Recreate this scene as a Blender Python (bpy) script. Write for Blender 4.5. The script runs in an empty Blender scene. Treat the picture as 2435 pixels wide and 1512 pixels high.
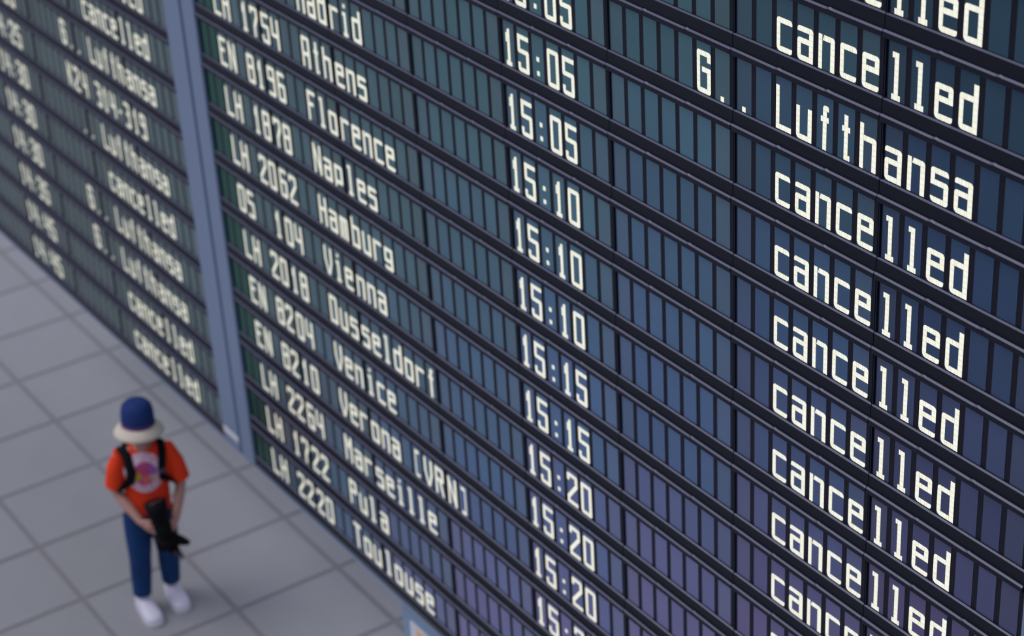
import bpy, bmesh, math, random
from mathutils import Vector, Matrix
from mathutils.bvhtree import BVHTree
random.seed(7)
scene = bpy.context.scene
COL = scene.collection

# ------------------------------------------------------------------ camera, light, exposure
U = 0.27            # metres per row of the board
MW = 2.610164       # width of one seven-character module, in rows
FL = 18.0           # the floor lies this many rows below row line 0

def bw(x, y, z=0.0):
    """board coordinates (rows: x right from the centre seam, y down from row line 4, z into the board) to metres"""
    return Vector((x * U, z * U, (FL - 4.0 - y) * U))

cam_d = bpy.data.cameras.new('view_camera')
cam = bpy.data.objects.new('view_camera', cam_d)
COL.objects.link(cam)
R = [[0.5593815351770679, 0.37720970968364786, -0.7381091606417881],
     [0.052758536832542544, 0.8724497246484723, 0.4858477279478564],
     [0.8272296143721138, -0.3107158072599192, 0.4681312339767352]]
rt = Vector((R[0][0], R[2][0], -R[1][0]))
dn = Vector((R[0][1], R[2][1], -R[1][1]))
fw = Vector((R[0][2], R[2][2], -R[1][2]))
M = Matrix.Identity(4)
for i in range(3):
    M[i][0] = rt[i]; M[i][1] = -dn[i]; M[i][2] = -fw[i]
M.translation = bw(23.497230676532748, -13.295694742949085, -14.993697956874131)
cam.matrix_world = M
cam_d.sensor_fit = 'HORIZONTAL'
cam_d.sensor_width = 36.0
cam_d.lens = 4936.5137 / 2435.0 * 36.0
cam_d.clip_end = 200
cam_d.dof.use_dof = True
cam_d.dof.focus_distance = 6.65
cam_d.dof.aperture_fstop = 1.95
scene.camera = cam

world = bpy.data.worlds.new('hall_light')
scene.world = world
world.use_nodes = True
wn = world.node_tree.nodes
wl = world.node_tree.links
bg = wn['Background']
tc = wn.new('ShaderNodeTexCoord')
sep = wn.new('ShaderNodeSeparateXYZ')
wl.new(tc.outputs['Generated'], sep.inputs[0])
rmp = wn.new('ShaderNodeValToRGB')
rmp.color_ramp.elements[0].position = 0.0
rmp.color_ramp.elements[0].color = (0.26, 0.28, 0.34, 1)
rmp.color_ramp.elements[1].position = 0.75
rmp.color_ramp.elements[1].color = (0.60, 0.63, 0.78, 1)
wl.new(sep.outputs['Z'], rmp.inputs[0])
wl.new(rmp.outputs[0], bg.inputs['Color'])
bg.inputs['Strength'].default_value = 1.0

sun_d = bpy.data.lights.new('window_daylight', 'SUN')
sun_d.energy = 1.15
sun_d.angle = math.radians(36)
sun_d.color = (1.0, 0.97, 0.95)
sun = bpy.data.objects.new('window_daylight', sun_d)
COL.objects.link(sun)
sun.rotation_euler = Vector((0.50, 0.62, -0.95)).to_track_quat('-Z', 'Y').to_euler()

vs = scene.view_settings
vs.view_transform = 'Standard'
vs.look = 'None'
vs.exposure = 0.0
vs.gamma = 1.0
vs.use_curve_mapping = False

# ------------------------------------------------------------------ helpers
def link(o, parent=None):
    COL.objects.link(o)
    if parent is not None:
        o.parent = parent
    return o

def empty(name, loc=(0, 0, 0), rz=0.0):
    o = bpy.data.objects.new(name, None)
    o.empty_display_size = 0.1
    o.location = loc
    o.rotation_euler = (0, 0, rz)
    return link(o)

def tag(o, label=None, cat=None, group=None, kind=None):
    if label: o['label'] = label
    if cat: o['category'] = cat
    if group: o['group'] = group
    if kind: o['kind'] = kind
    return o

class MB:
    """collects polygons; build() links them as one mesh object"""
    def __init__(self):
        self.v = []; self.f = []; self.m = []
    def poly(self, pts, mi=0):
        n = len(self.v)
        self.v += [tuple(p) for p in pts]
        self.f.append(tuple(range(n, n + len(pts)))); self.m.append(mi)
    def box(self, a, b, mi=0):
        (x0, y0, z0), (x1, y1, z1) = a, b
        if x0 > x1: x0, x1 = x1, x0
        if y0 > y1: y0, y1 = y1, y0
        if z0 > z1: z0, z1 = z1, z0
        n = len(self.v)
        self.v += [(x0, y0, z0), (x1, y0, z0), (x1, y1, z0), (x0, y1, z0), (x0, y0, z1), (x1, y0, z1), (x1, y1, z1), (x0, y1, z1)]
        for q in ((0, 3, 2, 1), (4, 5, 6, 7), (0, 1, 5, 4), (1, 2, 6, 5), (2, 3, 7, 6), (3, 0, 4, 7)):
            self.f.append(tuple(n + i for i in q)); self.m.append(mi)
    def prism(self, prof, x0, x1, mi=0):
        """closed profile of (y, z) points extruded along x"""
        n = len(self.v); k = len(prof)
        self.v += [(x0, p[0], p[1]) for p in prof] + [(x1, p[0], p[1]) for p in prof]
        for i in range(k):
            j = (i + 1) % k
            self.f.append((n + i, n + j, n + k + j, n + k + i)); self.m.append(mi)
        self.f.append(tuple(n + i for i in range(k))[::-1]); self.m.append(mi)
        self.f.append(tuple(n + k + i for i in range(k))); self.m.append(mi)
    def mesh(self, name, mats, smooth=False, recalc=True):
        me = bpy.data.meshes.new(name)
        me.from_pydata(self.v, [], self.f)
        for m in mats: me.materials.append(m)
        for p, mi in zip(me.polygons, self.m): p.material_index = mi
        if recalc:
            b = bmesh.new(); b.from_mesh(me)
            bmesh.ops.recalc_face_normals(b, faces=b.faces)
            b.to_mesh(me); b.free()
        if smooth:
            me.polygons.foreach_set('use_smooth', [True] * len(me.polygons))
        me.update()
        return me
    def build(self, name, mats, parent=None, smooth=False, recalc=True):
        if not isinstance(mats, (list, tuple)): mats = [mats]
        return link(bpy.data.objects.new(name, self.mesh(name, mats, smooth, recalc)), parent)

def mat(name, color, rough=0.5, metal=0.0, ior=1.5, spec=None, emit=None, estr=0.0):
    m = bpy.data.materials.new(name)
    m.use_nodes = True
    p = m.node_tree.nodes['Principled BSDF']
    p.inputs['Base Color'].default_value = (*color, 1)
    p.inputs['Roughness'].default_value = rough
    p.inputs['Metallic'].default_value = metal
    p.inputs['IOR'].default_value = ior
    if emit:
        p.inputs['Emission Color'].default_value = (*emit, 1)
        p.inputs['Emission Strength'].default_value = estr
    return m

def noisy(m, scale, amount, coord='Object', detail=4.0, bump=0.0, randomize=0.0, stretch=None):
    """breaks up the base colour of material m with noise, and optionally by object"""
    nt = m.node_tree; n = nt.nodes; l = nt.links
    p = n['Principled BSDF']
    c = tuple(p.inputs['Base Color'].default_value)
    t = n.new('ShaderNodeTexCoord')
    src = t.outputs[coord]
    if stretch:
        mp = n.new('ShaderNodeMapping'); mp.inputs['Scale'].default_value = stretch
        l.new(src, mp.inputs[0]); src = mp.outputs[0]
    nz = n.new('ShaderNodeTexNoise')
    nz.inputs['Scale'].default_value = scale
    nz.inputs['Detail'].default_value = detail
    l.new(src, nz.inputs['Vector'])
    mr = n.new('ShaderNodeMapRange')
    mr.inputs['To Min'].default_value = 1 - amount
    mr.inputs['To Max'].default_value = 1 + amount
    l.new(nz.outputs['Fac'], mr.inputs['Value'])
    out = mr.outputs[0]
    if randomize:
        oi = n.new('ShaderNodeObjectInfo')
        m2 = n.new('ShaderNodeMapRange')
        m2.inputs['To Min'].default_value = 1 - randomize
        m2.inputs['To Max'].default_value = 1 + randomize
        l.new(oi.outputs['Random'], m2.inputs['Value'])
        mm = n.new('ShaderNodeMath'); mm.operation = 'MULTIPLY'
        l.new(out, mm.inputs[0]); l.new(m2.outputs[0], mm.inputs[1]); out = mm.outputs[0]
    vm = n.new('ShaderNodeVectorMath'); vm.operation = 'SCALE'
    vm.inputs[0].default_value = c[:3]
    l.new(out, vm.inputs['Scale'])
    l.new(vm.outputs[0], p.inputs['Base Color'])
    if bump:
        b = n.new('ShaderNodeBump'); b.inputs['Strength'].default_value = bump
        b.inputs['Distance'].default_value = 0.002
        l.new(nz.outputs['Fac'], b.inputs['Height']); l.new(b.outputs[0], p.inputs['Normal'])
    return m

# ------------------------------------------------------------------ materials
M_floor = noisy(mat('floor_stone', (0.255, 0.256, 0.272), 0.42), 5.0, 0.07, 'Object', 6.0, 0.1, 0.025)
M_joint = noisy(mat('floor_joint', (0.185, 0.185, 0.20), 0.7), 9.0, 0.12)
M_hous = noisy(mat('housing_plastic', (0.006, 0.009, 0.018), 0.36, 0.0, 1.30), 40.0, 0.12)
M_head = noisy(mat('header_plastic', (0.007, 0.010, 0.022), 0.38, 0.0, 1.31), 40.0, 0.12)
M_edge = noisy(mat('edge_highlight', (0.062, 0.064, 0.128), 0.38, 0.0, 1.50), 60.0, 0.08)  # housing plastic with the chamfers' catch-light painted in as a lighter base
M_mask = mat('cell_mask', (0.006, 0.006, 0.017), 0.42, 0.0, 1.33)
M_gap = mat('seam_black', (0.010, 0.010, 0.020), 0.6)
M_post = noisy(mat('post_metal', (0.205, 0.275, 0.42), 0.40, 0.10), 30.0, 0.05, 'Object', 3.0, 0.0, 0.0, (1, 1, 0.1))
M_postg = noisy(mat('post_groove', (0.13, 0.19, 0.30), 0.45, 0.1), 30.0, 0.05)
M_rail = noisy(mat('rail_dark', (0.035, 0.045, 0.07), 0.4), 20.0, 0.1)
M_white = noisy(mat('paper_white', (0.72, 0.72, 0.78), 0.6), 60.0, 0.03)
M_orange = noisy(mat('poster_orange', (0.85, 0.50, 0.22), 0.55), 60.0, 0.04)
M_kiosk = noisy(mat('kiosk_metal', (0.24, 0.34, 0.50), 0.4, 0.1), 14.0, 0.05)

def cell_material(name, from_object):
    """dark liquid-crystal window: reflected sheen painted into its tint, a glossy glass face"""
    m = mat(name, (0.03, 0.05, 0.08), 0.28, 0.0, 2.2)
    nt = m.node_tree; n = nt.nodes; l = nt.links
    p = n['Principled BSDF']
    if from_object:
        src = n.new('ShaderNodeObjectInfo').outputs['Color']
    else:
        a = n.new('ShaderNodeAttribute'); a.attribute_name = 'tint'; src = a.outputs['Color']
    nz = n.new('ShaderNodeTexNoise'); nz.inputs['Scale'].default_value = 7.0; nz.inputs['Detail'].default_value = 2.0
    geo = n.new('ShaderNodeNewGeometry')
    l.new(geo.outputs['Position'], nz.inputs['Vector'])
    mr = n.new('ShaderNodeMapRange'); mr.inputs['To Min'].default_value = 0.36; mr.inputs['To Max'].default_value = 0.54
    l.new(nz.outputs['Fac'], mr.inputs['Value'])
    vm = n.new('ShaderNodeVectorMath'); vm.operation = 'SCALE'
    l.new(src, vm.inputs[0]); l.new(mr.outputs[0], vm.inputs['Scale'])
    l.new(vm.outputs[0], p.inputs['Base Color'])
    # the mirrored hue follows the same painted-in sheen
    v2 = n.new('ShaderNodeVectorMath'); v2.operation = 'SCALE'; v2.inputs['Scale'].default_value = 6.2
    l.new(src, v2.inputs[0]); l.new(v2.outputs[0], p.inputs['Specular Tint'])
    return m
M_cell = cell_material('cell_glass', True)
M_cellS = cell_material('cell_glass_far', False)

def glyph_material():
    """cream segments lit from behind, each segment a slightly different cream"""
    m = mat('lit_segment', (0.80, 0.78, 0.66), 0.55, 0.0, 1.4, emit=(0.93, 0.87, 0.66), estr=0.80)
    nt = m.node_tree; n = nt.nodes; l = nt.links
    p = n['Principled BSDF']
    # the cover glass over the segments
    p.inputs['Coat Weight'].default_value = 1.0
    p.inputs['Coat IOR'].default_value = 2.1
    p.inputs['Coat Roughness'].default_value = 0.25
    p.inputs['Coat Tint'].default_value = (0.985, 0.98, 0.93, 1)
    geo = n.new('ShaderNodeNewGeometry')
    sn = n.new('ShaderNodeVectorMath'); sn.operation = 'SNAP'
    sn.inputs[1].default_value = (0.0186, 1.0, 0.0192)
    l.new(geo.outputs['Position'], sn.inputs[0])
    wnz = n.new('ShaderNodeTexWhiteNoise'); wnz.noise_dimensions = '3D'
    l.new(sn.outputs[0], wnz.inputs['Vector'])
    r = n.new('ShaderNodeValToRGB')
    e = r.color_ramp.elements
    e[0].position = 0.0; e[0].color = (0.80, 0.78, 0.64, 1)
    e[1].position = 1.0; e[1].color = (0.86, 0.83, 0.71, 1)
    for pos, c in ((0.4, (0.84, 0.82, 0.69, 1)), (0.7, (0.82, 0.84, 0.72, 1))):
        k = e.new(pos); k.color = c
    l.new(wnz.outputs['Value'], r.inputs[0])
    l.new(r.outputs[0], p.inputs['Base Color'])
    l.new(r.outputs[0], p.inputs['Emission Color'])
    return m
M_glyph = glyph_material()

# ------------------------------------------------------------------ the floor
floor = MB()
floor.box((-26, -24, -0.30), (16, 16, -0.006))
fl = floor.build('floor', M_joint)
tag(fl, kind='structure')
TX, TY = 0.674, 0.685
X0, Y0 = -4.305, -0.875
G = 0.016
tb = bmesh.new()
bmesh.ops.create_cube(tb, size=1.0)
for v in tb.verts:
    v.co = Vector((v.co.x * (TX - 2 * G), v.co.y * (TY - 2 * G), v.co.z * 0.02 - 0.01))
bmesh.ops.bevel(tb, geom=[e for e in tb.edges if all(v.co.z > -0.005 for v in e.verts)], offset=0.003, segments=1, affect='EDGES')
tile_me = bpy.data.meshes.new('floor_tile'); tb.to_mesh(tile_me); tb.free()
tile_me.materials.append(M_floor)
for i in range(-12, 9):
    for j in range(-4, 8):
        o = bpy.data.objects.new('floor_tile', tile_me)
        o.location = (X0 + (i + 0.5) * TX, Y0 + (j + 0.5) * TY, random.uniform(-0.0012, 0.0))
        link(o, fl)
rest = MB()
for i in range(-32, 30):
    for j in range(-33, 24):
        if -12 <= i < 9 and -4 <= j < 8: continue
        x = X0 + (i + 0.5) * TX; y = Y0 + (j + 0.5) * TY
        if x < -25.5 or x > 15.5 or y < -23.5 or y > 15.5: continue
        rest.box((x - TX / 2 + G, y - TY / 2 + G, -0.02), (x + TX / 2 - G, y + TY / 2 - G, 0))
tag(rest.build('floor_tiles', M_floor, fl), kind='stuff')

# ------------------------------------------------------------------ character shapes: 8 rows of 5 segments
CX = [0.0, 0.235, 0.365, 0.61, 0.735, 1.0]
def rows(*a):
    a = list(a)
    return ['.....'] * (8 - len(a)) + a
F_ = '#...#'
L_ = '#....'
R_ = '....#'
C_ = '..#..'
N_ = '.....'
GL = {
 'a': rows('q###p', R_, 'q####', F_, F_, 'b####'),
 'b': rows(L_, L_, '####p', F_, F_, F_, F_, '####d'),
 'c': rows('q###p', L_, L_, L_, L_, 'b###d'),
 'd': rows(R_, R_, 'q####', F_, F_, F_, F_, 'b####'),
 'e': rows('q###p', F_, '#####', L_, L_, 'b###d'),
 'f': rows('..qp.', C_, '.###.', C_, C_, C_, C_, C_),
 'g': rows('q####', F_, F_, 'b####', R_, 'b###d'),
 'h': rows(L_, L_, '####p', F_, F_, F_, F_, F_),
 'i': rows(C_, N_, '.##..', C_, C_, C_, C_, '.###.'),
 'l': rows('.##..', C_, C_, C_, C_, C_, C_, '.###.'),
 'm': rows('####p', '#.#.#', '#.#.#', '#.#.#', '#.#.#', '#.#.#'),
 'n': rows('#x##p', F_, F_, F_, F_, F_),
 'o': rows('q###p', F_, F_, F_, F_, 'b###d'),
 'p': rows('####p', F_, F_, F_, '####d', L_),
 'r': rows('#x##p', L_, L_, L_, L_, L_),
 's': rows('q###p', L_, '####p', R_, R_, 'b###d'),
 't': rows(C_, C_, '.###.', C_, C_, C_, C_, '..##.'),
 'u': rows(F_, F_, F_, F_, F_, 'b####'),
 'A': rows('q###p', F_, F_, F_, '#####', F_, F_, F_),
 'C': rows('q###p', F_, L_, L_, L_, L_, F_, 'b###d'),
 'D': rows('####p', F_, F_, F_, F_, F_, F_, '####d'),
 'E': rows('#####', L_, L_, '####.', L_, L_, L_, '#####'),
 'F': rows('#####', L_, L_, '####.', L_, L_, L_, L_),
 'G': rows('q###p', F_, L_, '#.###', F_, F_, F_, 'b###d'),
 'H': rows(F_, F_, F_, '#####', F_, F_, F_, F_),
 'K': rows(L_, L_, L_, '##...', L_, L_, L_, L_),
 'L': rows(L_, L_, L_, L_, L_, L_, L_, '#####'),
 'M': rows(F_, F_, F_, F_, F_, F_, F_, F_),
 'N': rows(F_, F_, F_, F_, F_, F_, F_, F_),
 'O': rows('q###p', F_, F_, F_, F_, F_, F_, 'b###d'),
 'P': rows('####p', F_, F_, '####d', L_, L_, L_, L_),
 'R': rows('####p', F_, F_, '####d', L_, L_, L_, L_),
 'S': rows('q###p', L_, L_, 'b###p', R_, R_, R_, 'b###d'),
 'T': rows('#####', C_, C_, C_, C_, C_, C_, C_),
 'V': rows(F_, F_, F_, F_, N_, N_, N_, N_),
 '0': rows('q###p', F_, F_, F_, F_, F_, F_, 'b###d'),
 '1': rows('..q..', '.##..', '.##..', C_, C_, C_, C_, '.###.'),
 '2': rows('q###p', F_, N_, N_, N_, N_, N_, '#####'),
 '3': rows('q###p', R_, R_, '..###', R_, R_, R_, 'b###d'),
 '4': rows(F_, F_, F_, F_, 'b####', R_, R_, R_),
 '5': rows('#####', L_, L_, 'b###p', R_, R_, F_, 'b###d'),
 '6': rows('q###p', L_, L_, '####p', F_, F_, F_, 'b###d'),
 '7': rows('####p', F_, N_, N_, N_, N_, N_, N_),
 '8': rows('q###p', F_, F_, '#####', F_, F_, F_, 'b###d'),
 '9': rows('q###p', F_, F_, 'b####', R_, R_, R_, 'b###d'),
 '.': rows(C_),
 ':': rows(C_, N_, N_, C_, N_),
 '-': rows('.###.', N_, N_, N_),
 '[': rows('.q##.', '.#...', '.#...', '.#...', '.#...', '.#...', '.#...', '.b##.'),
 ']': rows('.##p.', '...#.', '...#.', '...#.', '...#.', '...#.', '...#.', '.##d.'),
}
# slanted strokes, in glyph units (x 0..1, y 0..8 from the bottom)
DIAG = {
 'N': [[(0.235, 7.6), (0.235, 5.6), (0.765, 0.4), (0.765, 2.4)]],
 'M': [[(0.235, 7.8), (0.235, 6.2), (0.5, 3.6), (0.5, 5.2)], [(0.5, 5.2), (0.5, 3.6), (0.765, 6.2), (0.765, 7.8)]],
 'K': [[(0.30, 4.9), (0.30, 3.9), (0.78, 8.0), (1.0, 8.0)], [(0.25, 4.6), (0.48, 4.6), (1.0, 0.0), (0.76, 0.0)]],
 'R': [[(0.45, 4.0), (0.70, 4.0), (1.0, 0.0), (0.76, 0.0)]],
 'V': [[(0.0, 4.0), (0.235, 4.0), (0.50, 0.9), (0.50, 0.0), (0.38, 0.0)], [(1.0, 4.0), (0.62, 0.0), (0.50, 0.0), (0.50, 0.9), (0.765, 4.0)]],
 '2': [[(1.0, 6.0), (0.765, 6.0), (0.765, 5.6), (0.0, 1.9), (0.0, 1.0), (0.235, 1.0), (0.235, 1.5), (1.0, 5.2)]],
 '7': [[(1.0, 6.0), (0.765, 6.0), (0.40, 3.0), (0.40, 0.0), (0.635, 0.0), (0.635, 2.6), (1.0, 5.2)]],
}
GW = 0.277          # glyph width in rows
GH = 0.568          # glyph height in rows
GLIFT = 0.0015

def corner(x0, x1, y0, y1, which, kx, ky, n=5):
    """a segment with one rounded corner; kx, ky are the radii"""
    P = {'q': (x0, y1), 'p': (x1, y1), 'b': (x0, y0), 'd': (x1, y0)}
    order = ['b', 'd', 'p', 'q']
    out = []
    for c in order:
        x, y = P[c]
        if c != which:
            out.append((x, y)); continue
        sx = 1 if c in 'qb' else -1
        sy = 1 if c in 'bd' else -1
        cx, cy = x + sx * kx, y + sy * ky
        pts = []
        for i in range(n + 1):
            a = math.pi / 2 * i / n
            pts.append((cx - sx * kx * math.cos(a), cy - sy * ky * math.sin(a)))
        if c in 'dq': pts = pts[::-1]
        if c in 'bd' and c == 'b': pass
        out += pts
    return out

def glyph_polys(ch):
    t = GL.get(ch)
    if not t: return []
    out = []
    g = 0.0011 / GW
    gy = 0.0011 * 8 / GH
    for ri, s in enumerate(t):
        y0, y1 = 7 - ri, 8 - ri
        for ci, k in enumerate(s):
            if k == '.': continue
            x0, x1 = CX[ci] + g, CX[ci + 1] - g
            a, b = y0 + gy, y1 - gy
            if k == '#': out.append([(x0, a), (x1, a), (x1, b), (x0, b)])
            elif k == 'x': out.append([(x0 + 0.02, a), (x1, a), (x1, b), (x0 + 0.10, b)])
            else:
                big = k == 'b' and ri == 7
                kx = (x1 - x0) * (0.95 if big else 0.62)
                ky = (b - a) * (0.95 if big else 0.62)
                out.append(corner(x0, x1, a, b, k, kx, ky))
    for d in DIAG.get(ch, []): out.append(d)
    return out

# module-local frame: x right (rows) from the left seam, y down from the row's lower ledge, z into the board
ZG = 0.020          # glass depth
def cell_x(i): return (0.0145 + 0.1402 * i) * MW
CW = 0.1070 * MW
CY0, CY1 = -0.745, 0.004

def add_cell(mb, ch, ox=0.0, oy=0.0):
    """local y becomes world -z, all in metres"""
    def P(x, y, z): return ((ox + x) * U, z * U, -(oy + y) * U)
    x0, x1 = 0.0, CW
    a, b = P(x0, CY0, ZG), P(x1, CY1, ZG + 0.012)
    mb.box(a, b, 0)
    gy0 = -0.007
    for poly in glyph_polys(ch):
        pts = [P(0.002 + px * GW, gy0 - py * GH / 8.0, ZG - GLIFT) for px, py in poly]
        n = Vector((pts[1][0] - pts[0][0], 0, pts[1][2] - pts[0][2]))
        # wind so that the face looks towards -Y
        ar = sum(pts[i][0] * pts[(i + 1) % len(pts)][2] - pts[(i + 1) % len(pts)][0] * pts[i][2] for i in range(len(pts)))
        if ar < 0: pts = pts[::-1]
        mb.poly(pts, 1)

CELLS = {}
def cell_mesh(ch):
    if ch not in CELLS:
        mb = MB(); add_cell(mb, ch)
        CELLS[ch] = mb.mesh('cell', [M_cell, M_glyph], recalc=False)
    return CELLS[ch]

def tri(p):
    return max(0.0, min(1.0, p))
def mix(a, b, t): return tuple(a[i] + (b[i] - a[i]) * t for i in range(3))

_unit = {}
def sheen_tint(board, m, r, i):
    """reflected sheen painted in, plus small unit differences: green-grey, teal, blue or violet"""
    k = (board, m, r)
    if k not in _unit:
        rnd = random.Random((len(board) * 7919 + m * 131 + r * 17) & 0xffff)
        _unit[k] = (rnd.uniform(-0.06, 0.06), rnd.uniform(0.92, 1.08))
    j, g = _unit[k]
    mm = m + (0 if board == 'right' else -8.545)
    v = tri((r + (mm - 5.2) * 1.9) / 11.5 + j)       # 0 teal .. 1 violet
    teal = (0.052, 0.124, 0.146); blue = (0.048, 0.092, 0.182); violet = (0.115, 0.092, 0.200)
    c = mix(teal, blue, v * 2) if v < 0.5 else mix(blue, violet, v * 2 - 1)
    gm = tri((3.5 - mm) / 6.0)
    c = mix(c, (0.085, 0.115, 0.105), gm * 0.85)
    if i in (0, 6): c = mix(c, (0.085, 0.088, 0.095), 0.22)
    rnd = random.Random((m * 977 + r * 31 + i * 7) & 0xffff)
    s = g * rnd.uniform(0.94, 1.06) * (2.45 - 1.58 * tri((mm - 4.2) / 2.7)) * (0.78 + 0.72 * v)  # brightness of the reflected sheen, painted by module and row
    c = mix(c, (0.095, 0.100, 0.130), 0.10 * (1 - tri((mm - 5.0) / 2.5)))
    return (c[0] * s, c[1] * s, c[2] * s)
GREEN = (0.018, 0.105, 0.080)

# ------------------------------------------------------------------ the module housing
def module_mesh():
    mb = MB()
    w = MW
    g = 0.006
    x0, x1 = g, w - g
    def pr(prof, a, b, mi=0):
        mb.prism([(z * U, -y * U) for (y, z) in prof], a * U, b * U, mi)
    # backing plate behind the cells
    pr([(-0.80, ZG + 0.003), (0.02, ZG + 0.003), (0.02, 0.30), (-0.80, 0.30)], 0.0, w, 1)
    # side flanges
    for a, b in ((x0, x0 + 0.016), (x1 - 0.012, x1)):
        pr([(-0.735, -0.004), (-0.001, -0.004), (-0.001, 0.26), (-0.735, 0.26)], a, b, 4)
    # lower ledge and the plain band under it
    pr([(0.006, ZG + 0.02), (0.001, 0.0085), (0.0165, -0.0135), (0.196, -0.0135), (0.196, 0.25), (0.006, 0.25)], x0, x1, 0)
    # the chamfer that runs along the lower ledge, its highlight painted lighter
    mb.poly([(x0 * U, 0.0080 * U, -0.0005 * U), (x1 * U, 0.0080 * U, -0.0005 * U), (x1 * U, -0.0143 * U, -0.0163 * U), (x0 * U, -0.0143 * U, -0.0163 * U)], 3)
    mb.box(((0) * U, 0.02 * U, 0.0), (w * U, 0.28 * U, -0.19 * U), 2)
    return mb

def header_mesh():
    """the header strip above the cells, gently bowed, with two clip nubs"""
    mb = MB()
    w = MW; g = 0.006
    n = 30
    def sec(t):
        x = g + (w - 2 * g) * t
        ph = (t * 3.0) % 1.0
        bow = 0.006 * ph if t < 0.999 else 0.006
        yt = -0.819 + bow
        nub = 0.0
        for c in (0.333, 0.666):
            d = abs(t - c)
            if d < 0.02: nub = 0.007 * (1 - d / 0.02)
        y0 = yt - nub
        return [(y0, -0.012), (y0 + 0.002, -0.032), (y0 + 0.022, -0.054), (-0.731, -0.054), (-0.723, -0.046), (-0.723, 0.02), (-0.7755, 0.02), (-0.7755, -0.012)], x
    S = []
    ts = sorted(set([i / n for i in range(n + 1)] + [0.333, 0.3334, 0.666, 0.6668, 0.313, 0.353, 0.646, 0.686]))
    for t in ts:
        prof, x = sec(t)
        S.append([(x * U, z * U, -y * U) for (y, z) in prof])
    base = 0
    for s in S:
        mb.v += s
    k = len(S[0])
    for a in range(len(S) - 1):
        for i in range(k):
            j = (i + 1) % k
            mb.f.append((a * k + i, a * k + j, (a + 1) * k + j, (a + 1) * k + i)); mb.m.append(1 if i == 1 else 0)
    mb.f.append(tuple(range(k))[::-1]); mb.m.append(0)
    mb.f.append(tuple((len(S) - 1) * k + i for i in range(k))); mb.m.append(0)
    return mb

MOD_ME = module_mesh().mesh('display_module', [M_hous, M_mask, M_gap, M_edge, M_head], recalc=False)
HEAD_ME = header_mesh().mesh('header_strip', [M_head, M_edge])

# ------------------------------------------------------------------ what the boards say
def line(flight='', dest='', time='', gate='', status=''):
    s = [' '] * 56                    # index 0 and 1: the logo cells
    def put(c, t):
        for i, ch in enumerate(t):
            if 0 <= c + 2 + i < 56: s[c + 2 + i] = ch
    put(0, flight); put(9, dest); put(26, time); put(38, gate); put(42, status)
    return ''.join(s)
CAN = 'cancelled'
RIGHT = {
 -2: line(), -1: line(status=CAN), 0: line(status=CAN),
 1: line(time='15:05', gate='G..', status='Lufthansa'),
 2: line(time='15:05', status=CAN),
 3: line(dest='Madrid', time='15:05', status=CAN),
 4: line('LH 1754', 'Athens', '15:10', '', CAN),
 5: line('EN 8196', 'Florence', '15:10', '', CAN),
 6: line('LH 1878', 'Naples', '15:10', '', CAN),
 7: line('LH 2062', 'Hamburg', '15:15', '', CAN),
 8: line('OS  104', 'Vienna', '15:15', '', CAN),
 9: line('LH 2018', 'Dusseldorf', '15:20', '', CAN),
 10: line('EN 8204', 'Venice', '15:20', '', CAN),
 11: line('EN 8210', 'Verona [VRN]', '15:20', '', CAN),
 12: line('LH 2264', 'Marseille', '15:25'),
 13: line('LH 1722', 'Pula'),
 14: line('LH 2220', 'Toulouse'),
}
LEFT = {
 3: line(), 4: line(),
 5: line(status=CAN), 6: line(status=CAN),
 7: line(time='14:20', gate='G..', status='Lufthansa'),
 8: line(time='14:25', gate='K24', status='314-319'),
 9: line(time='14:30', gate=' ..', status='Lufthansa'),
 10: line(time='14:30', status=CAN),
 11: line(time='14:30', gate='G..', status='Lufthansa'),
 12: line(time='14:35', gate='G..', status='Lufthansa'),
 13: line(time='14:45', status=CAN),
 14: line(time='14:45', status=CAN),
}
FPX = 4936.5137
def px_of(P):
    d = P - M.translation
    w = d.dot(fw)
    return 1217.5 + FPX * d.dot(rt) / w, 756 + FPX * d.dot(dn) / w, w

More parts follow.
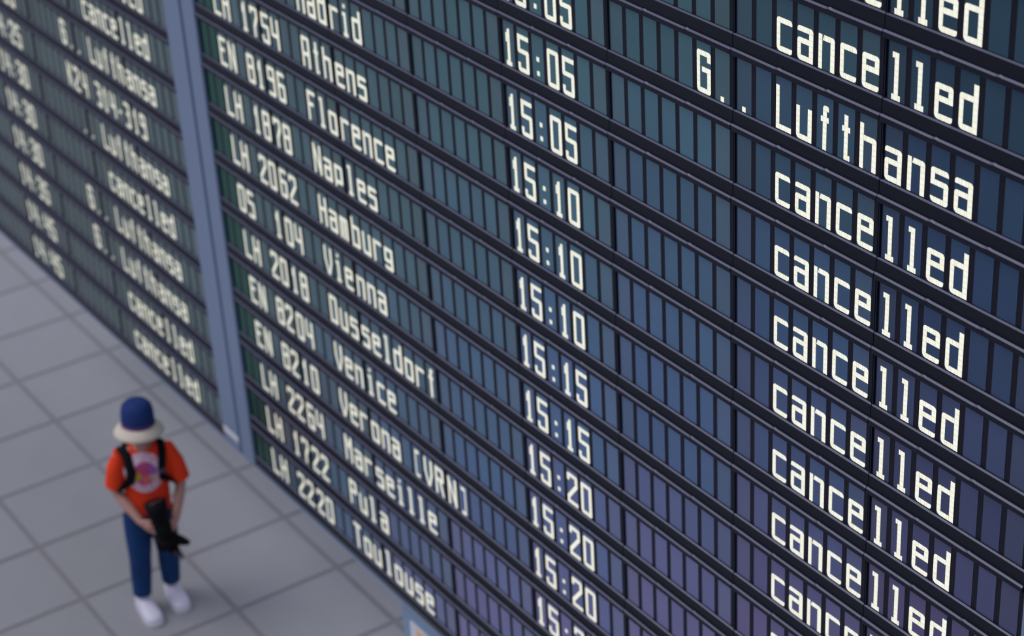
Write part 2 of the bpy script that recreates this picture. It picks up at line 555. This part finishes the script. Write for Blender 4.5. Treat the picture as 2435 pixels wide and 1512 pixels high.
def build_board(which, x_left, lines, mods, label, r_lo):
    root = empty('departure_board', bw(x_left, 10.0, 0.0))
    tag(root, label, 'departure board', 'departure boards either side of the post')
    origin = root.location
    blanks, letters = [], []
    mod_of = {}
    for r, text in lines.items():
        for m in mods:
            base = bw(x_left + m * MW, r - 4.0, 0.0) - origin
            mo = link(bpy.data.objects.new('display_module', MOD_ME), root)
            mo.location = base
            seg = text[m * 7:m * 7 + 7]
            if seg.strip() and 'Luf' not in seg and 'ansa' not in seg:
                tag(mo, 'display module showing the characters "%s"' % ' '.join(seg.split()))
            hd = link(bpy.data.objects.new('header_strip', HEAD_ME), mo)
            mod_of[(m, r)] = (mo, base)
            for i in range(7):
                c = origin + base + Vector(((cell_x(i) + CW / 2) * U, 0, 0.36 * U))
                px, py, w = px_of(c)
                vis = -60 < px < 2490 and -90 < py < 1600
                rec = (w if vis else 99 + w, m, r, i, seg[i])
                (letters if seg[i] != ' ' and vis else blanks).append(rec)
    blanks.sort(key=lambda t: t[0])
    shown = [b for b in blanks if b[0] < 99][:300]
    keep = set((b[1], b[2], b[3]) for b in shown)
    for name, recs in (('character_cell', letters), ('blank_cell', shown)):
        for w, m, r, i, ch in recs:
            mo, base = mod_of[(m, r)]
            o = bpy.data.objects.new(name, cell_mesh(ch))
            logo = m == 0 and i < 2
            o.color = (*(GREEN if logo else sheen_tint(which, m, r, i)), 1)
            if logo: tag(o, 'dark green cell at the start of the line')
            o.location = (cell_x(i) * U, 0, 0)
            link(o, mo)
    rest_b = [b for b in blanks if (b[1], b[2], b[3]) not in keep]
    mb = MB(); tints = []
    for w, m, r, i, ch in rest_b:
        mo, base = mod_of[(m, r)]
        n = len(mb.f)
        k = len(mb.v)
        add_cell(mb, ch)
        off = base + Vector((cell_x(i) * U, 0, 0))
        mb.v[k:] = [(v[0] + off.x, v[1] + off.y, v[2] + off.z) for v in mb.v[k:]]
        tints += [GREEN if (m == 0 and i < 2) else sheen_tint(which, m, r, i)] * (len(mb.f) - n)
    if mb.f:
        o = mb.build('blank_cells', [M_cellS, M_glyph], root, recalc=False)
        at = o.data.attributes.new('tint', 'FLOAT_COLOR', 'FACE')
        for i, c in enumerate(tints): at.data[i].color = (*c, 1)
        tag(o, kind='stuff')
    # bottom profile: dark band, then a blue-grey metal edge
    xa, xb = mods[0] * MW, (mods[-1] + 1) * MW
    def pr(prof, mtl, name):
        q = MB()
        q.prism([(z * U, -(y - 0.0) * U) for (y, z) in prof], xa * U, xb * U)
        return q.build(name, mtl, root)
    pr([(14.196 - 14, -0.018), (14.115 - 14 + 0.09, -0.030), (0.262, -0.030), (0.262, 0.45), (0.196, 0.45)], M_rail, 'bottom_rail')
    pr([(0.262, -0.034), (0.275, -0.044), (0.300, -0.040), (0.310, 0.0), (0.310, 0.47), (0.262, 0.47)], M_post, 'bottom_edge')
    return root

right = build_board('right', -4 * MW, RIGHT, list(range(0, 8)), 'right departure board, lines from Madrid down to Toulouse, filling most of the view', -2)
left = build_board('left', (-4 - 8.545) * MW, LEFT, list(range(3, 8)), 'left departure board beyond the blue-grey post, all its lines out of focus', 3)
for o in list(right.children) + list(left.children): pass

# back body of both boards
for root, xa, xb, ra, rb in ((right, 0, 8 * MW, -2.85, 14.19), (left, 3 * MW, 8 * MW, 2.15, 14.19)):
    q = MB()
    ox = 0.0
    q.box((xa * U, 0.30 * U, -(ra - 14) * U), (xb * U, 1.3 * U, -(rb - 14) * U))
    q.build('back_housing', M_rail, root)

# ------------------------------------------------------------------ posts between and beside the boards
def post(name, xa, xb, label, sticker):
    root = empty(name, bw((xa + xb) / 2, 10.2, 0.0))
    tag(root, label, 'post', 'blue-grey posts framing the departure boards')
    c = (xa + xb) / 2
    w = xb - xa
    gx = xa + w * 0.57 - c
    top, bot = 16.9, -0.09
    def strip(a, b, name, m, z0, z1):
        q = bmesh.new()
        bmesh.ops.create_cube(q, size=1.0)
        for v in q.verts:
            v.co = Vector(((a + b) / 2 * U + v.co.x * (b - a) * U, (z0 + z1) / 2 * U + v.co.y * (z1 - z0) * U, (top + bot) / 2 * U + v.co.z * (top - bot) * U))
        bmesh.ops.bevel(q, geom=[e for e in q.edges if abs(e.verts[0].co.z - e.verts[1].co.z) > 0.5], offset=0.006, segments=2, affect='EDGES')
        me = bpy.data.meshes.new(name); q.to_mesh(me); q.free(); me.materials.append(m)
        return link(bpy.data.objects.new(name, me), root)
    l = strip(xa - c + 0.01, gx - 0.05, 'post_cover', M_post, -0.045, 0.9)
    strip(gx + 0.05, xb - c - 0.01, 'post_cover', M_post, -0.045, 0.9)
    strip(gx - 0.055, gx + 0.055, 'post_groove', M_postg, -0.020, 0.88)
    if sticker:
        q = MB()
        q.box(((xa - c + 0.05) * U, -0.050 * U, 0.16 * U), ((gx - 0.08) * U, -0.044 * U, 0.31 * U))
        s = q.build('paper_label', M_white, l)
        tag(s, 'small white label low on the post')
    return root
XR = -4 * MW
post('post', XR - 0.545 * MW, XR, 'blue-grey metal post with a centre groove between the two departure boards', True)
post('post', XR + 8 * MW, XR + 8.545 * MW, 'blue-grey metal post closing off the right end of the right board', False)

# ------------------------------------------------------------------ blue-grey cabinet under the right board
kx = (2.262 - 4) * MW - 0.70
cab = empty('cabinet', bw(kx, 14.0, 0.3))
tag(cab, 'blue-grey metal cabinet standing on the floor beneath the right board', 'cabinet')
H = 3.66
q = bmesh.new(); bmesh.ops.create_cube(q, size=1.0)
for v in q.verts: v.co = Vector(((v.co.x + 0.5) * 9.0 * U, (v.co.y + 0.5) * 0.8 * U, (v.co.z + 0.5) * H * U))
bmesh.ops.bevel(q, geom=q.edges[:], offset=0.006, segments=2, affect='EDGES')
me = bpy.data.meshes.new('cabinet_body'); q.to_mesh(me); q.free(); me.materials.append(M_kiosk)
link(bpy.data.objects.new('cabinet_body', me), cab)
q = MB(); q.box((0.01 * U, -0.01 * U, 0.02 * U), (9.0 * U, 0.02 * U, 0.28 * U)); q.build('plinth', M_rail, cab)
q = MB()
q.box((0.34 * U, -0.030 * U, 1.2 * U), (3.4 * U, 0.004 * U, 2.90 * U))
po = q.build('poster', M_white, cab); tag(po, 'white sheet with an orange field')
q = MB(); q.box((0.58 * U, -0.038 * U, 1.3 * U), (3.3 * U, -0.029 * U, 2.86 * U)); q.build('orange_field', M_orange, po)

# ------------------------------------------------------------------ the child
FX, FY = -3.34, -0.50
FD = Vector((0.965, -0.262, 0)).normalized()
person = empty('person', (FX, FY, 0), math.atan2(FD.y, FD.x))
tag(person, 'child in an orange T-shirt, jeans and a blue sun hat looking down at a camera', 'person')
# local frame: +x forward, +y the person's left, +z up
M_skin = noisy(mat('skin', (0.46, 0.235, 0.19), 0.5), 25.0, 0.06)
M_shirt = noisy(mat('orange_cotton', (0.80, 0.050, 0.012), 0.85, 0, 1.3), 9.0, 0.10, bump=0.2)
M_jean = noisy(mat('denim', (0.009, 0.040, 0.130), 0.9, 0, 1.3), 14.0, 0.28, bump=0.2)
M_hat = noisy(mat('hat_blue', (0.014, 0.036, 0.150), 0.85, 0, 1.3), 30.0, 0.12)
M_brim = noisy(mat('hat_brim_cream', (0.66, 0.57, 0.47), 0.85), 30.0, 0.05)
M_band = mat('hat_band', (0.10, 0.02, 0.16), 0.8)
M_shoe = noisy(mat('shoe_white', (0.62, 0.60, 0.72), 0.6), 30.0, 0.05)
M_sole = noisy(mat('shoe_sole', (0.55, 0.55, 0.60), 0.7), 30.0, 0.05)
M_sock = noisy(mat('sock_grey', (0.34, 0.42, 0.52), 0.8), 30.0, 0.05)
M_hair = noisy(mat('hair_brown', (0.045, 0.025, 0.015), 0.6), 80.0, 0.3)
M_black = noisy(mat('black_nylon', (0.004, 0.005, 0.008), 0.85, 0, 1.25), 60.0, 0.3)
M_cam = noisy(mat('camera_black', (0.003, 0.003, 0.004), 0.75, 0, 1.25), 60.0, 0.2)
M_lens = mat('lens_glass', (0.01, 0.012, 0.016), 0.08, 0, 1.6)
M_buckle = mat('grey_buckle', (0.05, 0.055, 0.08), 0.4)

def loft(bm, secs, n=18, cap=True):
    """secs: (centre, rx, ry, axis) rings joined into a tube; axis = direction along the tube"""
    ringv = []
    for (c, rx, ry, ax, side) in secs:
        c = Vector(c); ax = Vector(ax).normalized()
        s = Vector(side); s = (s - ax * s.dot(ax)).normalized()
        t = ax.cross(s).normalized()
        ringv.append([bm.verts.new(c + s * rx * math.cos(2 * math.pi * i / n) + t * ry * math.sin(2 * math.pi * i / n)) for i in range(n)])
    for a, b in zip(ringv[:-1], ringv[1:]):
        for i in range(n):
            j = (i + 1) % n
            bm.faces.new((a[i], a[j], b[j], b[i]))
    if cap:
        bm.faces.new(ringv[0][::-1]); bm.faces.new(ringv[-1])

def tube(bm, pts, n=14, cap=True, side=(0, 1, 0)):
    """pts: list of (xyz, r) or (xyz, rx, ry)"""
    P = [Vector(p[0]) for p in pts]
    secs = []
    for i, p in enumerate(pts):
        a = P[min(i + 1, len(P) - 1)] - P[max(i - 1, 0)]
        rx = p[1]; ry = p[2] if len(p) > 2 else p[1]
        secs.append((P[i], rx, ry, a, side))
    loft(bm, secs, n, cap)

def blob(bm, c, r, seg=16):
    m = Matrix.Translation(Vector(c)) @ Matrix.Diagonal((*r, 1))
    bmesh.ops.create_uvsphere(bm, u_segments=seg, v_segments=seg // 2 + 2, radius=1.0, matrix=m)

def fuse(bm, name, mtl, parent, voxel=0.006, smooth_iter=4):
    """welds overlapping pieces into one continuous skin"""
    bmesh.ops.recalc_face_normals(bm, faces=bm.faces)
    me = bpy.data.meshes.new(name + '_raw'); bm.to_mesh(me); bm.free()
    o = bpy.data.objects.new(name, me); COL.objects.link(o)
    md = o.modifiers.new('weld', 'REMESH'); md.mode = 'VOXEL'; md.voxel_size = voxel
    s = o.modifiers.new('soften', 'SMOOTH'); s.factor = 0.5; s.iterations = smooth_iter
    dg = bpy.context.evaluated_depsgraph_get()
    me2 = bpy.data.meshes.new_from_object(o.evaluated_get(dg))
    bpy.data.objects.remove(o)
    bpy.data.meshes.remove(me)
    me2.name = name
    me2.materials.clear(); me2.materials.append(mtl)
    me2.polygons.foreach_set('use_smooth', [True] * len(me2.polygons))
    return link(bpy.data.objects.new(name, me2), parent)

def build_bm(bm, name, mtl, parent, smooth=True):
    bmesh.ops.recalc_face_normals(bm, faces=bm.faces)
    me = bpy.data.meshes.new(name); bm.to_mesh(me); bm.free()
    me.materials.append(mtl)
    if smooth: me.polygons.foreach_set('use_smooth', [True] * len(me.polygons))
    return link(bpy.data.objects.new(name, me), parent)

# joints
CEN = 0.030
SHR, SHL = Vector((-0.01, -0.105, 1.040)), Vector((0.0, 0.180, 1.022))      # shoulders
ELR, ELL = Vector((-0.015, -0.150, 0.800)), Vector((0.025, 0.215, 0.780))
WRR, WRL = Vector((0.165, -0.055, 0.672)), Vector((0.185, 0.140, 0.655))
HAR, HAL = Vector((0.215, -0.005, 0.640)), Vector((0.225, 0.112, 0.625))
HIR, HIL = Vector((-0.01, -0.058, 0.600)), Vector((0.0, 0.085, 0.600))
KNR, KNL = Vector((0.045, -0.085, 0.345)), Vector((0.020, 0.085, 0.350))
ANR, ANL = Vector((0.062, -0.108, 0.075)), Vector((-0.015, 0.078, 0.075))

body = bmesh.new()
tube(body, [((0.0, 0.015, 0.55), 0.10, 0.075), ((0.0, 0.02, 0.64), 0.105, 0.080), ((-0.005, 0.03, 0.75), 0.098, 0.075), ((0.0, 0.038, 0.90), 0.118, 0.082), ((0.0, 0.04, 1.0), 0.125, 0.080), ((0.005, 0.038, 1.06), 0.09, 0.06), ((0.02, 0.034, 1.09), 0.05, 0.05)], 20)
tube(body, [((0.015, 0.034, 1.05), 0.042), ((0.03, 0.032, 1.10), 0.038), ((0.05, 0.03, 1.17), 0.040)], 14)
blob(body, (0.050, 0.028, 1.245), (0.088, 0.073, 0.105), 20)          # head, bent forward
blob(body, (0.080, 0.028, 1.185), (0.062, 0.052, 0.055), 16)          # jaw
blob(body, (0.142, 0.028, 1.205), (0.018, 0.012, 0.018), 10)          # nose
for s in (-1, 1): blob(body, (0.045, 0.028 + s * 0.075, 1.225), (0.016, 0.009, 0.026), 10)
for S, E_, W, Hd in ((SHR, ELR, WRR, HAR), (SHL, ELL, WRL, HAL)):
    mid = Vector((0, 0.035, S.z - 0.01))
    tube(body, [(mid.lerp(S, 0.55), 0.048), (S, 0.043), (S.lerp(E_, 0.5), 0.037), (E_, 0.032), (E_.lerp(W, 0.35), 0.033), (W, 0.023, 0.020)], 14)
for Hp, K, A in ((HIR, KNR, ANR), (HIL, KNL, ANL)):
    tube(body, [(Hp + Vector((0, 0, 0.02)), 0.070), (Hp.lerp(K, 0.4), 0.062), (K, 0.043), (K.lerp(A, 0.4) + Vector((-0.012, 0, 0)), 0.045), (A, 0.030), (A + Vector((0, 0, -0.03)), 0.032)], 14)
    tube(body, [(A + Vector((-0.02, 0, -0.035)), 0.030), (A + Vector((0.06, 0, -0.045)), 0.028), (A + Vector((0.13, 0, -0.055)), 0.020)], 12)
for W, Hd, s in ((WRR, HAR, 1), (WRL, HAL, -1)):
    d = (Hd - W).normalized()
    inn = Vector((0.25, s * 1.0, 0)).normalized()                       # towards the object they hold
    up = Vector((0, 0, 1))
    k0 = W + d * 0.055
    tube(body, [(W, 0.022, 0.019), (W + d * 0.03, 0.028, 0.016), (k0, 0.033, 0.015), (k0 + d * 0.014, 0.032, 0.014)], 14, side=(0, 0, 1))
    for i, (off, ln) in enumerate(((0.024, 0.058), (0.008, 0.066), (-0.008, 0.062), (-0.023, 0.048))):
        b = k0 + d * 0.008 + up * off
        m1 = b + d * ln * 0.42 + inn * 0.004
        m2 = m1 + (d * 0.55 + inn * 0.85).normalized() * ln * 0.33
        m3 = m2 + (inn * 1.0 - d * 0.25).normalized() * ln * 0.25
        tube(body, [(b, 0.0080), (m1, 0.0075), (m2, 0.0068), (m3, 0.0055)], 8, side=(0, 0.3, 1))
    tb0 = W + d * 0.018 + up * 0.016
    tube(body, [(tb0, 0.011), (tb0 + up * 0.018 + d * 0.018 + inn * 0.008, 0.0095), (tb0 + up * 0.024 + d * 0.040 + inn * 0.018, 0.0075)], 8, side=(1, 0, 0.2))
body_o = fuse(body, 'body', M_skin, person, 0.0042, 2)

for s in (-1, 1):
    e = bmesh.new(); blob(e, (0.126, 0.028 + s * 0.028, 1.232), (0.010, 0.013, 0.008), 10)
    build_bm(e, 'eye', mat('eye_dark', (0.03, 0.02, 0.02), 0.3), person)
e = bmesh.new(); blob(e, (0.134, 0.028, 1.172), (0.008, 0.022, 0.006), 10)
build_bm(e, 'mouth', mat('lips', (0.35, 0.10, 0.09), 0.5), person)
e = bmesh.new()
blob(e, (0.030, 0.028, 1.262), (0.092, 0.080, 0.098), 18)
tube(e, [((-0.02, 0.028, 1.25), 0.075, 0.05), ((-0.03, 0.028, 1.19), 0.068, 0.035), ((-0.025, 0.028, 1.14), 0.05, 0.02)], 14)
build_bm(e, 'hair', M_hair, person)

# shirt
sh = bmesh.new()
tube(sh, [((0.005, 0.012, 0.655), 0.138, 0.110), ((0.0, 0.015, 0.70), 0.135, 0.106), ((0.0, 0.026, 0.80), 0.128, 0.098), ((0.0, 0.036, 0.92), 0.138, 0.100), ((0.0, 0.040, 1.0), 0.142, 0.096), ((0.0, 0.040, 1.055), 0.118, 0.076), ((0.012, 0.036, 1.090), 0.062, 0.058)], 26)
for S, E_, sg in ((SHR, ELR, -1), (SHL, ELL, 1)):
    d = (E_ - S).normalized()
    end = S + d * 0.205
    tube(sh, [(Vector((0, 0.038 + sg * 0.05, 1.035)), 0.050), (S + Vector((0, -sg * 0.008, 0.0)), 0.050), (S + d * 0.09 + Vector((0, sg * 0.008, 0)), 0.056, 0.058), (end + Vector((0, sg * 0.010, 0)), 0.058, 0.062)], 18)
shirt = fuse(sh, 'tshirt', M_shirt, person, 0.0055, 3)
bvh = BVHTree.FromPolygons([v.co.copy() for v in shirt.data.vertices], [tuple(p.vertices) for p in shirt.data.polygons])

# round print on the chest: rings of colour, cast onto the cloth
def print_material():
    m = mat('chest_print', (0.6, 0.2, 0.3), 0.7)
    nt = m.node_tree; n = nt.nodes; l = nt.links
    p = n['Principled BSDF']
    at = n.new('ShaderNodeAttribute'); at.attribute_name = 'ink'
    l.new(at.outputs['Color'], p.inputs['Base Color'])
    return m
pb = MB(); inks = []
pc = Vector((0, 0.018, 0.945)); RR = 0.116
rg = [0.0, 0.12, 0.24, 0.36, 0.48, 0.6, 0.7, 0.8, 0.9, 1.0]; NS = 40
def ink(a, r):
    x, z = r * math.cos(a), r * math.sin(a)
    if r > 0.62:
        k = 0.5 + 0.5 * math.sin(a * 14 + 3 * math.sin(a * 5) + r * 9)
        return (0.70, 0.34 + 0.22 * k, 0.45 + 0.22 * k)
    if (x + 0.42) ** 2 + (z + 0.10) ** 2 < 0.045: return (0.42, 0.33, 0.02)
    if (x - 0.42) ** 2 + (z - 0.16) ** 2 < 0.075: return (0.38, 0.08, 0.42)
    if (x - 0.45) ** 2 + (z + 0.25) ** 2 < 0.05: return (0.50, 0.38, 0.32)
    if (x - 0.05) ** 2 + (z + 0.32) ** 2 < 0.07: return (0.66, 0.13, 0.15)
    if z > 0.2: return (0.45, 0.06, 0.20)
    return (0.50, 0.05, 0.12)
def on_shirt(y, z):
    h = bvh.ray_cast(Vector((0.6, y, z)), Vector((-1, 0, 0)))
    return (h[0] if h[0] else Vector((0.1, y, z))) + Vector((0.0025, 0, 0))
for k in range(len(rg) - 1):
    for i in range(NS):
        a0, a1 = 2 * math.pi * i / NS, 2 * math.pi * (i + 1) / NS
        q4 = []
        for (r, a) in ((rg[k], a0), (rg[k + 1], a0), (rg[k + 1], a1), (rg[k], a1)):
            if r == 0 and q4 and len(q4) >= 3: continue
            q4.append(on_shirt(pc.y + RR * r * math.cos(a) * 0.98, pc.z + RR * r * math.sin(a) * 1.08))
        if rg[k] == 0: q4 = q4[:3]
        pb.poly(q4); inks.append(ink((a0 + a1) / 2, (rg[k] + rg[k + 1]) / 2))
pr_o = pb.build('chest_print', print_material(), shirt, smooth=True)
at = pr_o.data.attributes.new('ink', 'FLOAT_COLOR', 'FACE')
for i, c in enumerate(inks): at.data[i].color = (*c, 1)
tag(pr_o, 'round pink, magenta and yellow print on the chest')

# jeans
je = bmesh.new()
tube(je, [((0.0, 0.014, 0.545), 0.112, 0.090), ((0.0, 0.015, 0.61), 0.122, 0.096), ((0.0, 0.018, 0.68), 0.110, 0.085)], 22)
for Hp, K, A in ((HIR, KNR, ANR), (HIL, KNL, ANL)):
    tube(je, [(Hp + Vector((0, 0, 0.03)), 0.082), (Hp.lerp(K, 0.35), 0.080), (K, 0.064), (K.lerp(A, 0.35) + Vector((-0.010, 0, 0)), 0.063), (A + Vector((0.002, 0, 0.035)), 0.054)], 18)
jeans = fuse(je, 'jeans', M_jean, person, 0.0055, 3)

# shoes
def shoe(A, yaw, name):
    root_loc = Vector((A.x - 0.002, A.y, 0))
    up_ = bmesh.new()
    c, s_ = math.cos(yaw), math.sin(yaw)
    def T(x, y, z): return (root_loc.x + x * c - y * s_, root_loc.y + x * s_ + y * c, z)
    S = []
    for x, hw, h, zc in ((-0.060, 0.028, 0.036, 0.052), (-0.045, 0.040, 0.050, 0.058), (0.0, 0.044, 0.052, 0.060), (0.05, 0.047, 0.045, 0.054), (0.10, 0.053, 0.036, 0.045), (0.15, 0.053, 0.029, 0.039), (0.185, 0.044, 0.023, 0.034), (0.205, 0.022, 0.013, 0.029)):
        S.append((T(x, 0, zc), hw, h, (c, s_, 0), (-s_, c, 0)))
    loft(up_, S, 18)
    sh_o = fuse(up_, name, M_shoe, person, 0.005, 2)
    so = bmesh.new(); S = []
    pts = [(-0.072, 0.020), (-0.062, 0.038), (0.0, 0.047), (0.06, 0.050), (0.12, 0.058), (0.17, 0.055), (0.205, 0.037), (0.218, 0.016)]
    ring = [T(x, w, 0) for x, w in pts] + [T(x, -w, 0) for x, w in reversed(pts)]
    lo = [so.verts.new((p[0], p[1], 0.001)) for p in ring]; hi = [so.verts.new((p[0], p[1], 0.024)) for p in ring]
    for i in range(len(ring)):
        j = (i + 1) % len(ring); so.faces.new((lo[i], lo[j], hi[j], hi[i]))
    so.faces.new(lo[::-1]); so.faces.new(hi)
    build_bm(so, 'sole', M_sole, sh_o, False)
    la = bmesh.new()
    for k in range(4):
        x = 0.045 + k * 0.024; z = 0.093 - k * 0.009
        tube(la, [(T(x, -0.022, z - 0.006), 0.003), (T(x + 0.004, 0, z), 0.003), (T(x, 0.022, z - 0.006), 0.003)], 6)
    build_bm(la, 'laces', M_sole, sh_o)
    sk = bmesh.new()
    tube(sk, [(T(0.0, 0, 0.075), 0.036), (T(0.0, 0, 0.125), 0.036)], 16)
    build_bm(sk, 'sock', M_sock, person)
shoe(ANR, 0.20, 'shoe')
shoe(ANL, 0.13, 'shoe')

# hat: crown, band and a wide cream brim
HC = Vector((0.045, 0.030, 1.262))
tilt = Matrix.Rotation(math.radians(-4), 4, 'Y') @ Matrix.Rotation(math.radians(-3), 4, 'X')
def revolve(prof, name, mtl, parent, ovx=1.0, ovy=1.0, n=36, closed=True):
    b = bmesh.new(); rings_ = []
    for r, z in prof:
        rings_.append([b.verts.new(HC + (tilt @ Vector((r * ovx * math.cos(2 * math.pi * i / n), r * ovy * math.sin(2 * math.pi * i / n), z)))) for i in range(n)])
    m_ = len(rings_)
    for a in range(m_ if closed else m_ - 1):
        A_, B_ = rings_[a], rings_[(a + 1) % m_]
        for i in range(n):
            j = (i + 1) % n
            b.faces.new((A_[i], A_[j], B_[j], B_[i]))
    return build_bm(b, name, mtl, parent)
crown = revolve([(0.104, -0.012), (0.105, 0.03), (0.103, 0.07), (0.094, 0.105), (0.070, 0.128), (0.03, 0.138), (0.001, 0.139), (0.001, 0.134), (0.03, 0.133), (0.066, 0.123), (0.089, 0.101), (0.098, 0.07), (0.100, 0.03), (0.099, -0.012)], 'hat', M_hat, person, 1.0, 0.90)
tag(crown, 'blue crown of the sun hat')
revolve([(0.106, -0.010), (0.1068, 0.012), (0.1035, 0.012), (0.103, -0.010)], 'hat_band', M_band, crown, 1.0, 0.90)
br = revolve([(0.100, -0.004), (0.124, -0.020), (0.146, -0.042), (0.154, -0.058), (0.150, -0.063), (0.140, -0.048), (0.118, -0.028), (0.100, -0.014)], 'hat_brim', M_brim, crown, 1.0, 0.93)
tag(br, 'wide cream brim of the hat')

# backpack: pack on the back, two straps over the shoulders
bp = empty('backpack', (FX, FY, 0), math.atan2(FD.y, FD.x))
tag(bp, 'black backpack worn by the child, its straps over both shoulders', 'backpack')
q = bmesh.new()
tube(q, [((-0.165, 0.035, 0.72), 0.115, 0.055), ((-0.172, 0.035, 0.76), 0.130, 0.068), ((-0.172, 0.036, 0.88), 0.132, 0.072), ((-0.165, 0.037, 0.98), 0.120, 0.066), ((-0.150, 0.037, 1.035), 0.085, 0.045), ((-0.148, 0.037, 1.05), 0.04, 0.02)], 24)
build_bm(q, 'pack_body', M_black, bp)
q = bmesh.new()
tube(q, [((-0.235, 0.035, 0.75), 0.085, 0.025), ((-0.245, 0.035, 0.80), 0.095, 0.034), ((-0.238, 0.036, 0.88), 0.09, 0.026)], 20)
build_bm(q, 'front_pocket', M_black, bp)
q = bmesh.new(); tube(q, [((-0.15, 0.005, 1.035), 0.006), ((-0.14, 0.015, 1.075), 0.006), ((-0.14, 0.057, 1.075), 0.006), ((-0.15, 0.069, 1.035), 0.006)], 8)
build_bm(q, 'carry_loop', M_black, bp)
def strap(path, w, name):
    pts = []
    for p in path:
        h = bvh.find_nearest(Vector(p))
        pts.append((h[0] + h[1] * 0.007, h[1]))
    b = bmesh.new(); rows_ = []
    for i, (p, nn) in enumerate(pts):
        t = (pts[min(i + 1, len(pts) - 1)][0] - pts[max(i - 1, 0)][0]).normalized()
        sd = t.cross(nn).normalized()
        ww = w if 0 < i else w
        rows_.append([b.verts.new(p + sd * ww + nn * 0.0), b.verts.new(p + sd * ww * 0.8 + nn * 0.008), b.verts.new(p - sd * ww * 0.8 + nn * 0.008), b.verts.new(p - sd * ww + nn * 0.0), b.verts.new(p - sd * ww - nn * 0.006), b.verts.new(p + sd * ww - nn * 0.006)])
    for a, c2 in zip(rows_[:-1], rows_[1:]):
        for i in range(6):
            j = (i + 1) % 6; b.faces.new((a[i], a[j], c2[j], c2[i]))
    b.faces.new(rows_[0]); b.faces.new(rows_[-1][::-1])
    return build_bm(b, name, M_black, bp)
strap([(-0.10, -0.060, 1.02), (-0.06, -0.075, 1.08), (0.0, -0.080, 1.10), (0.06, -0.080, 1.06), (0.10, -0.080, 1.01), (0.12, -0.084, 0.96), (0.11, -0.098, 0.90), (0.05, -0.125, 0.84), (-0.05, -0.12, 0.82)], 0.029, 'shoulder_strap')
s2 = strap([(-0.10, 0.130, 1.02), (-0.06, 0.142, 1.08), (0.0, 0.146, 1.10), (0.06, 0.144, 1.06), (0.10, 0.138, 1.0), (0.12, 0.134, 0.95), (0.12, 0.138, 0.89), (0.09, 0.155, 0.83), (-0.02, 0.175, 0.80)], 0.026, 'shoulder_strap')
q = MB(); hp = bvh.find_nearest(Vector((0.12, 0.120, 0.945)))
c0 = hp[0] + hp[1] * 0.014
q.box((c0.x - 0.006, c0.y - 0.019, c0.z - 0.014), (c0.x + 0.008, c0.y + 0.019, c0.z + 0.014))
tag(q.build('strap_buckle', M_buckle, s2), 'dark grey buckle')

# the camera the child holds: body, lens pointing up, grip, strap
cm = empty('camera', (FX + FD.x * 0.26 - FD.y * 0.062, FY + FD.y * 0.26 + FD.x * 0.062, 0.60), math.atan2(FD.y, FD.x))
tag(cm, 'bulky black camera held at waist height in both of the child\'s hands', 'camera')
q = bmesh.new(); bmesh.ops.create_cube(q, size=1.0)
for v in q.verts: v.co = Vector((v.co.x * 0.085, v.co.y * 0.125 + 0.006, v.co.z * 0.088 - 0.030))
bmesh.ops.bevel(q, geom=q.edges[:], offset=0.018, segments=3, affect='EDGES')
build_bm(q, 'camera_body', M_cam, cm)
q = bmesh.new()
tube(q, [((0, 0.0, 0.0), 0.042), ((-0.01, -0.006, 0.04), 0.046), ((-0.03, -0.016, 0.12), 0.050), ((-0.036, -0.020, 0.155), 0.060), ((-0.05, -0.026, 0.205), 0.064)], 24)
ln = build_bm(q, 'lens', M_cam, cm)
q = bmesh.new(); tube(q, [((-0.0496, -0.0258, 0.2055), 0.050), ((-0.0504, -0.0262, 0.2075), 0.046)], 24)
build_bm(q, 'lens_glass', M_lens, ln)
q = bmesh.new(); tube(q, [((-0.01, -0.006, 0.045), 0.0485), ((-0.017, -0.010, 0.068), 0.0500)], 24, True)
build_bm(q, 'focus_ring', M_black, ln)
q = bmesh.new()
tube(q, [((0.0, 0.055, -0.03), 0.030, 0.034), ((0.01, 0.085, -0.045), 0.026, 0.028), ((0.015, 0.118, -0.062), 0.013, 0.015)], 16)
build_bm(q, 'hand_grip', M_cam, cm)
q = bmesh.new(); blob(q, (0.012, 0.024, -0.082), (0.030, 0.026, 0.020), 14)
build_bm(q, 'viewfinder', M_cam, cm)
q = bmesh.new(); blob(q, (0.034, 0.034, -0.088), (0.014, 0.013, 0.011), 12)
tag(build_bm(q, 'red_cap', mat('dark_red', (0.10, 0.012, 0.022), 0.6), cm), 'small dark red cap')
q = bmesh.new()
tube(q, [((0.01, 0.05, -0.06), 0.007, 0.003), ((0.02, 0.055, -0.10), 0.008, 0.003), ((0.02, 0.066, -0.135), 0.008, 0.003), ((0.02, 0.070, -0.15), 0.007, 0.003)], 8)
build_bm(q, 'wrist_strap', M_black, cm)
cm.scale = (1.05, 1.05, 1.05)
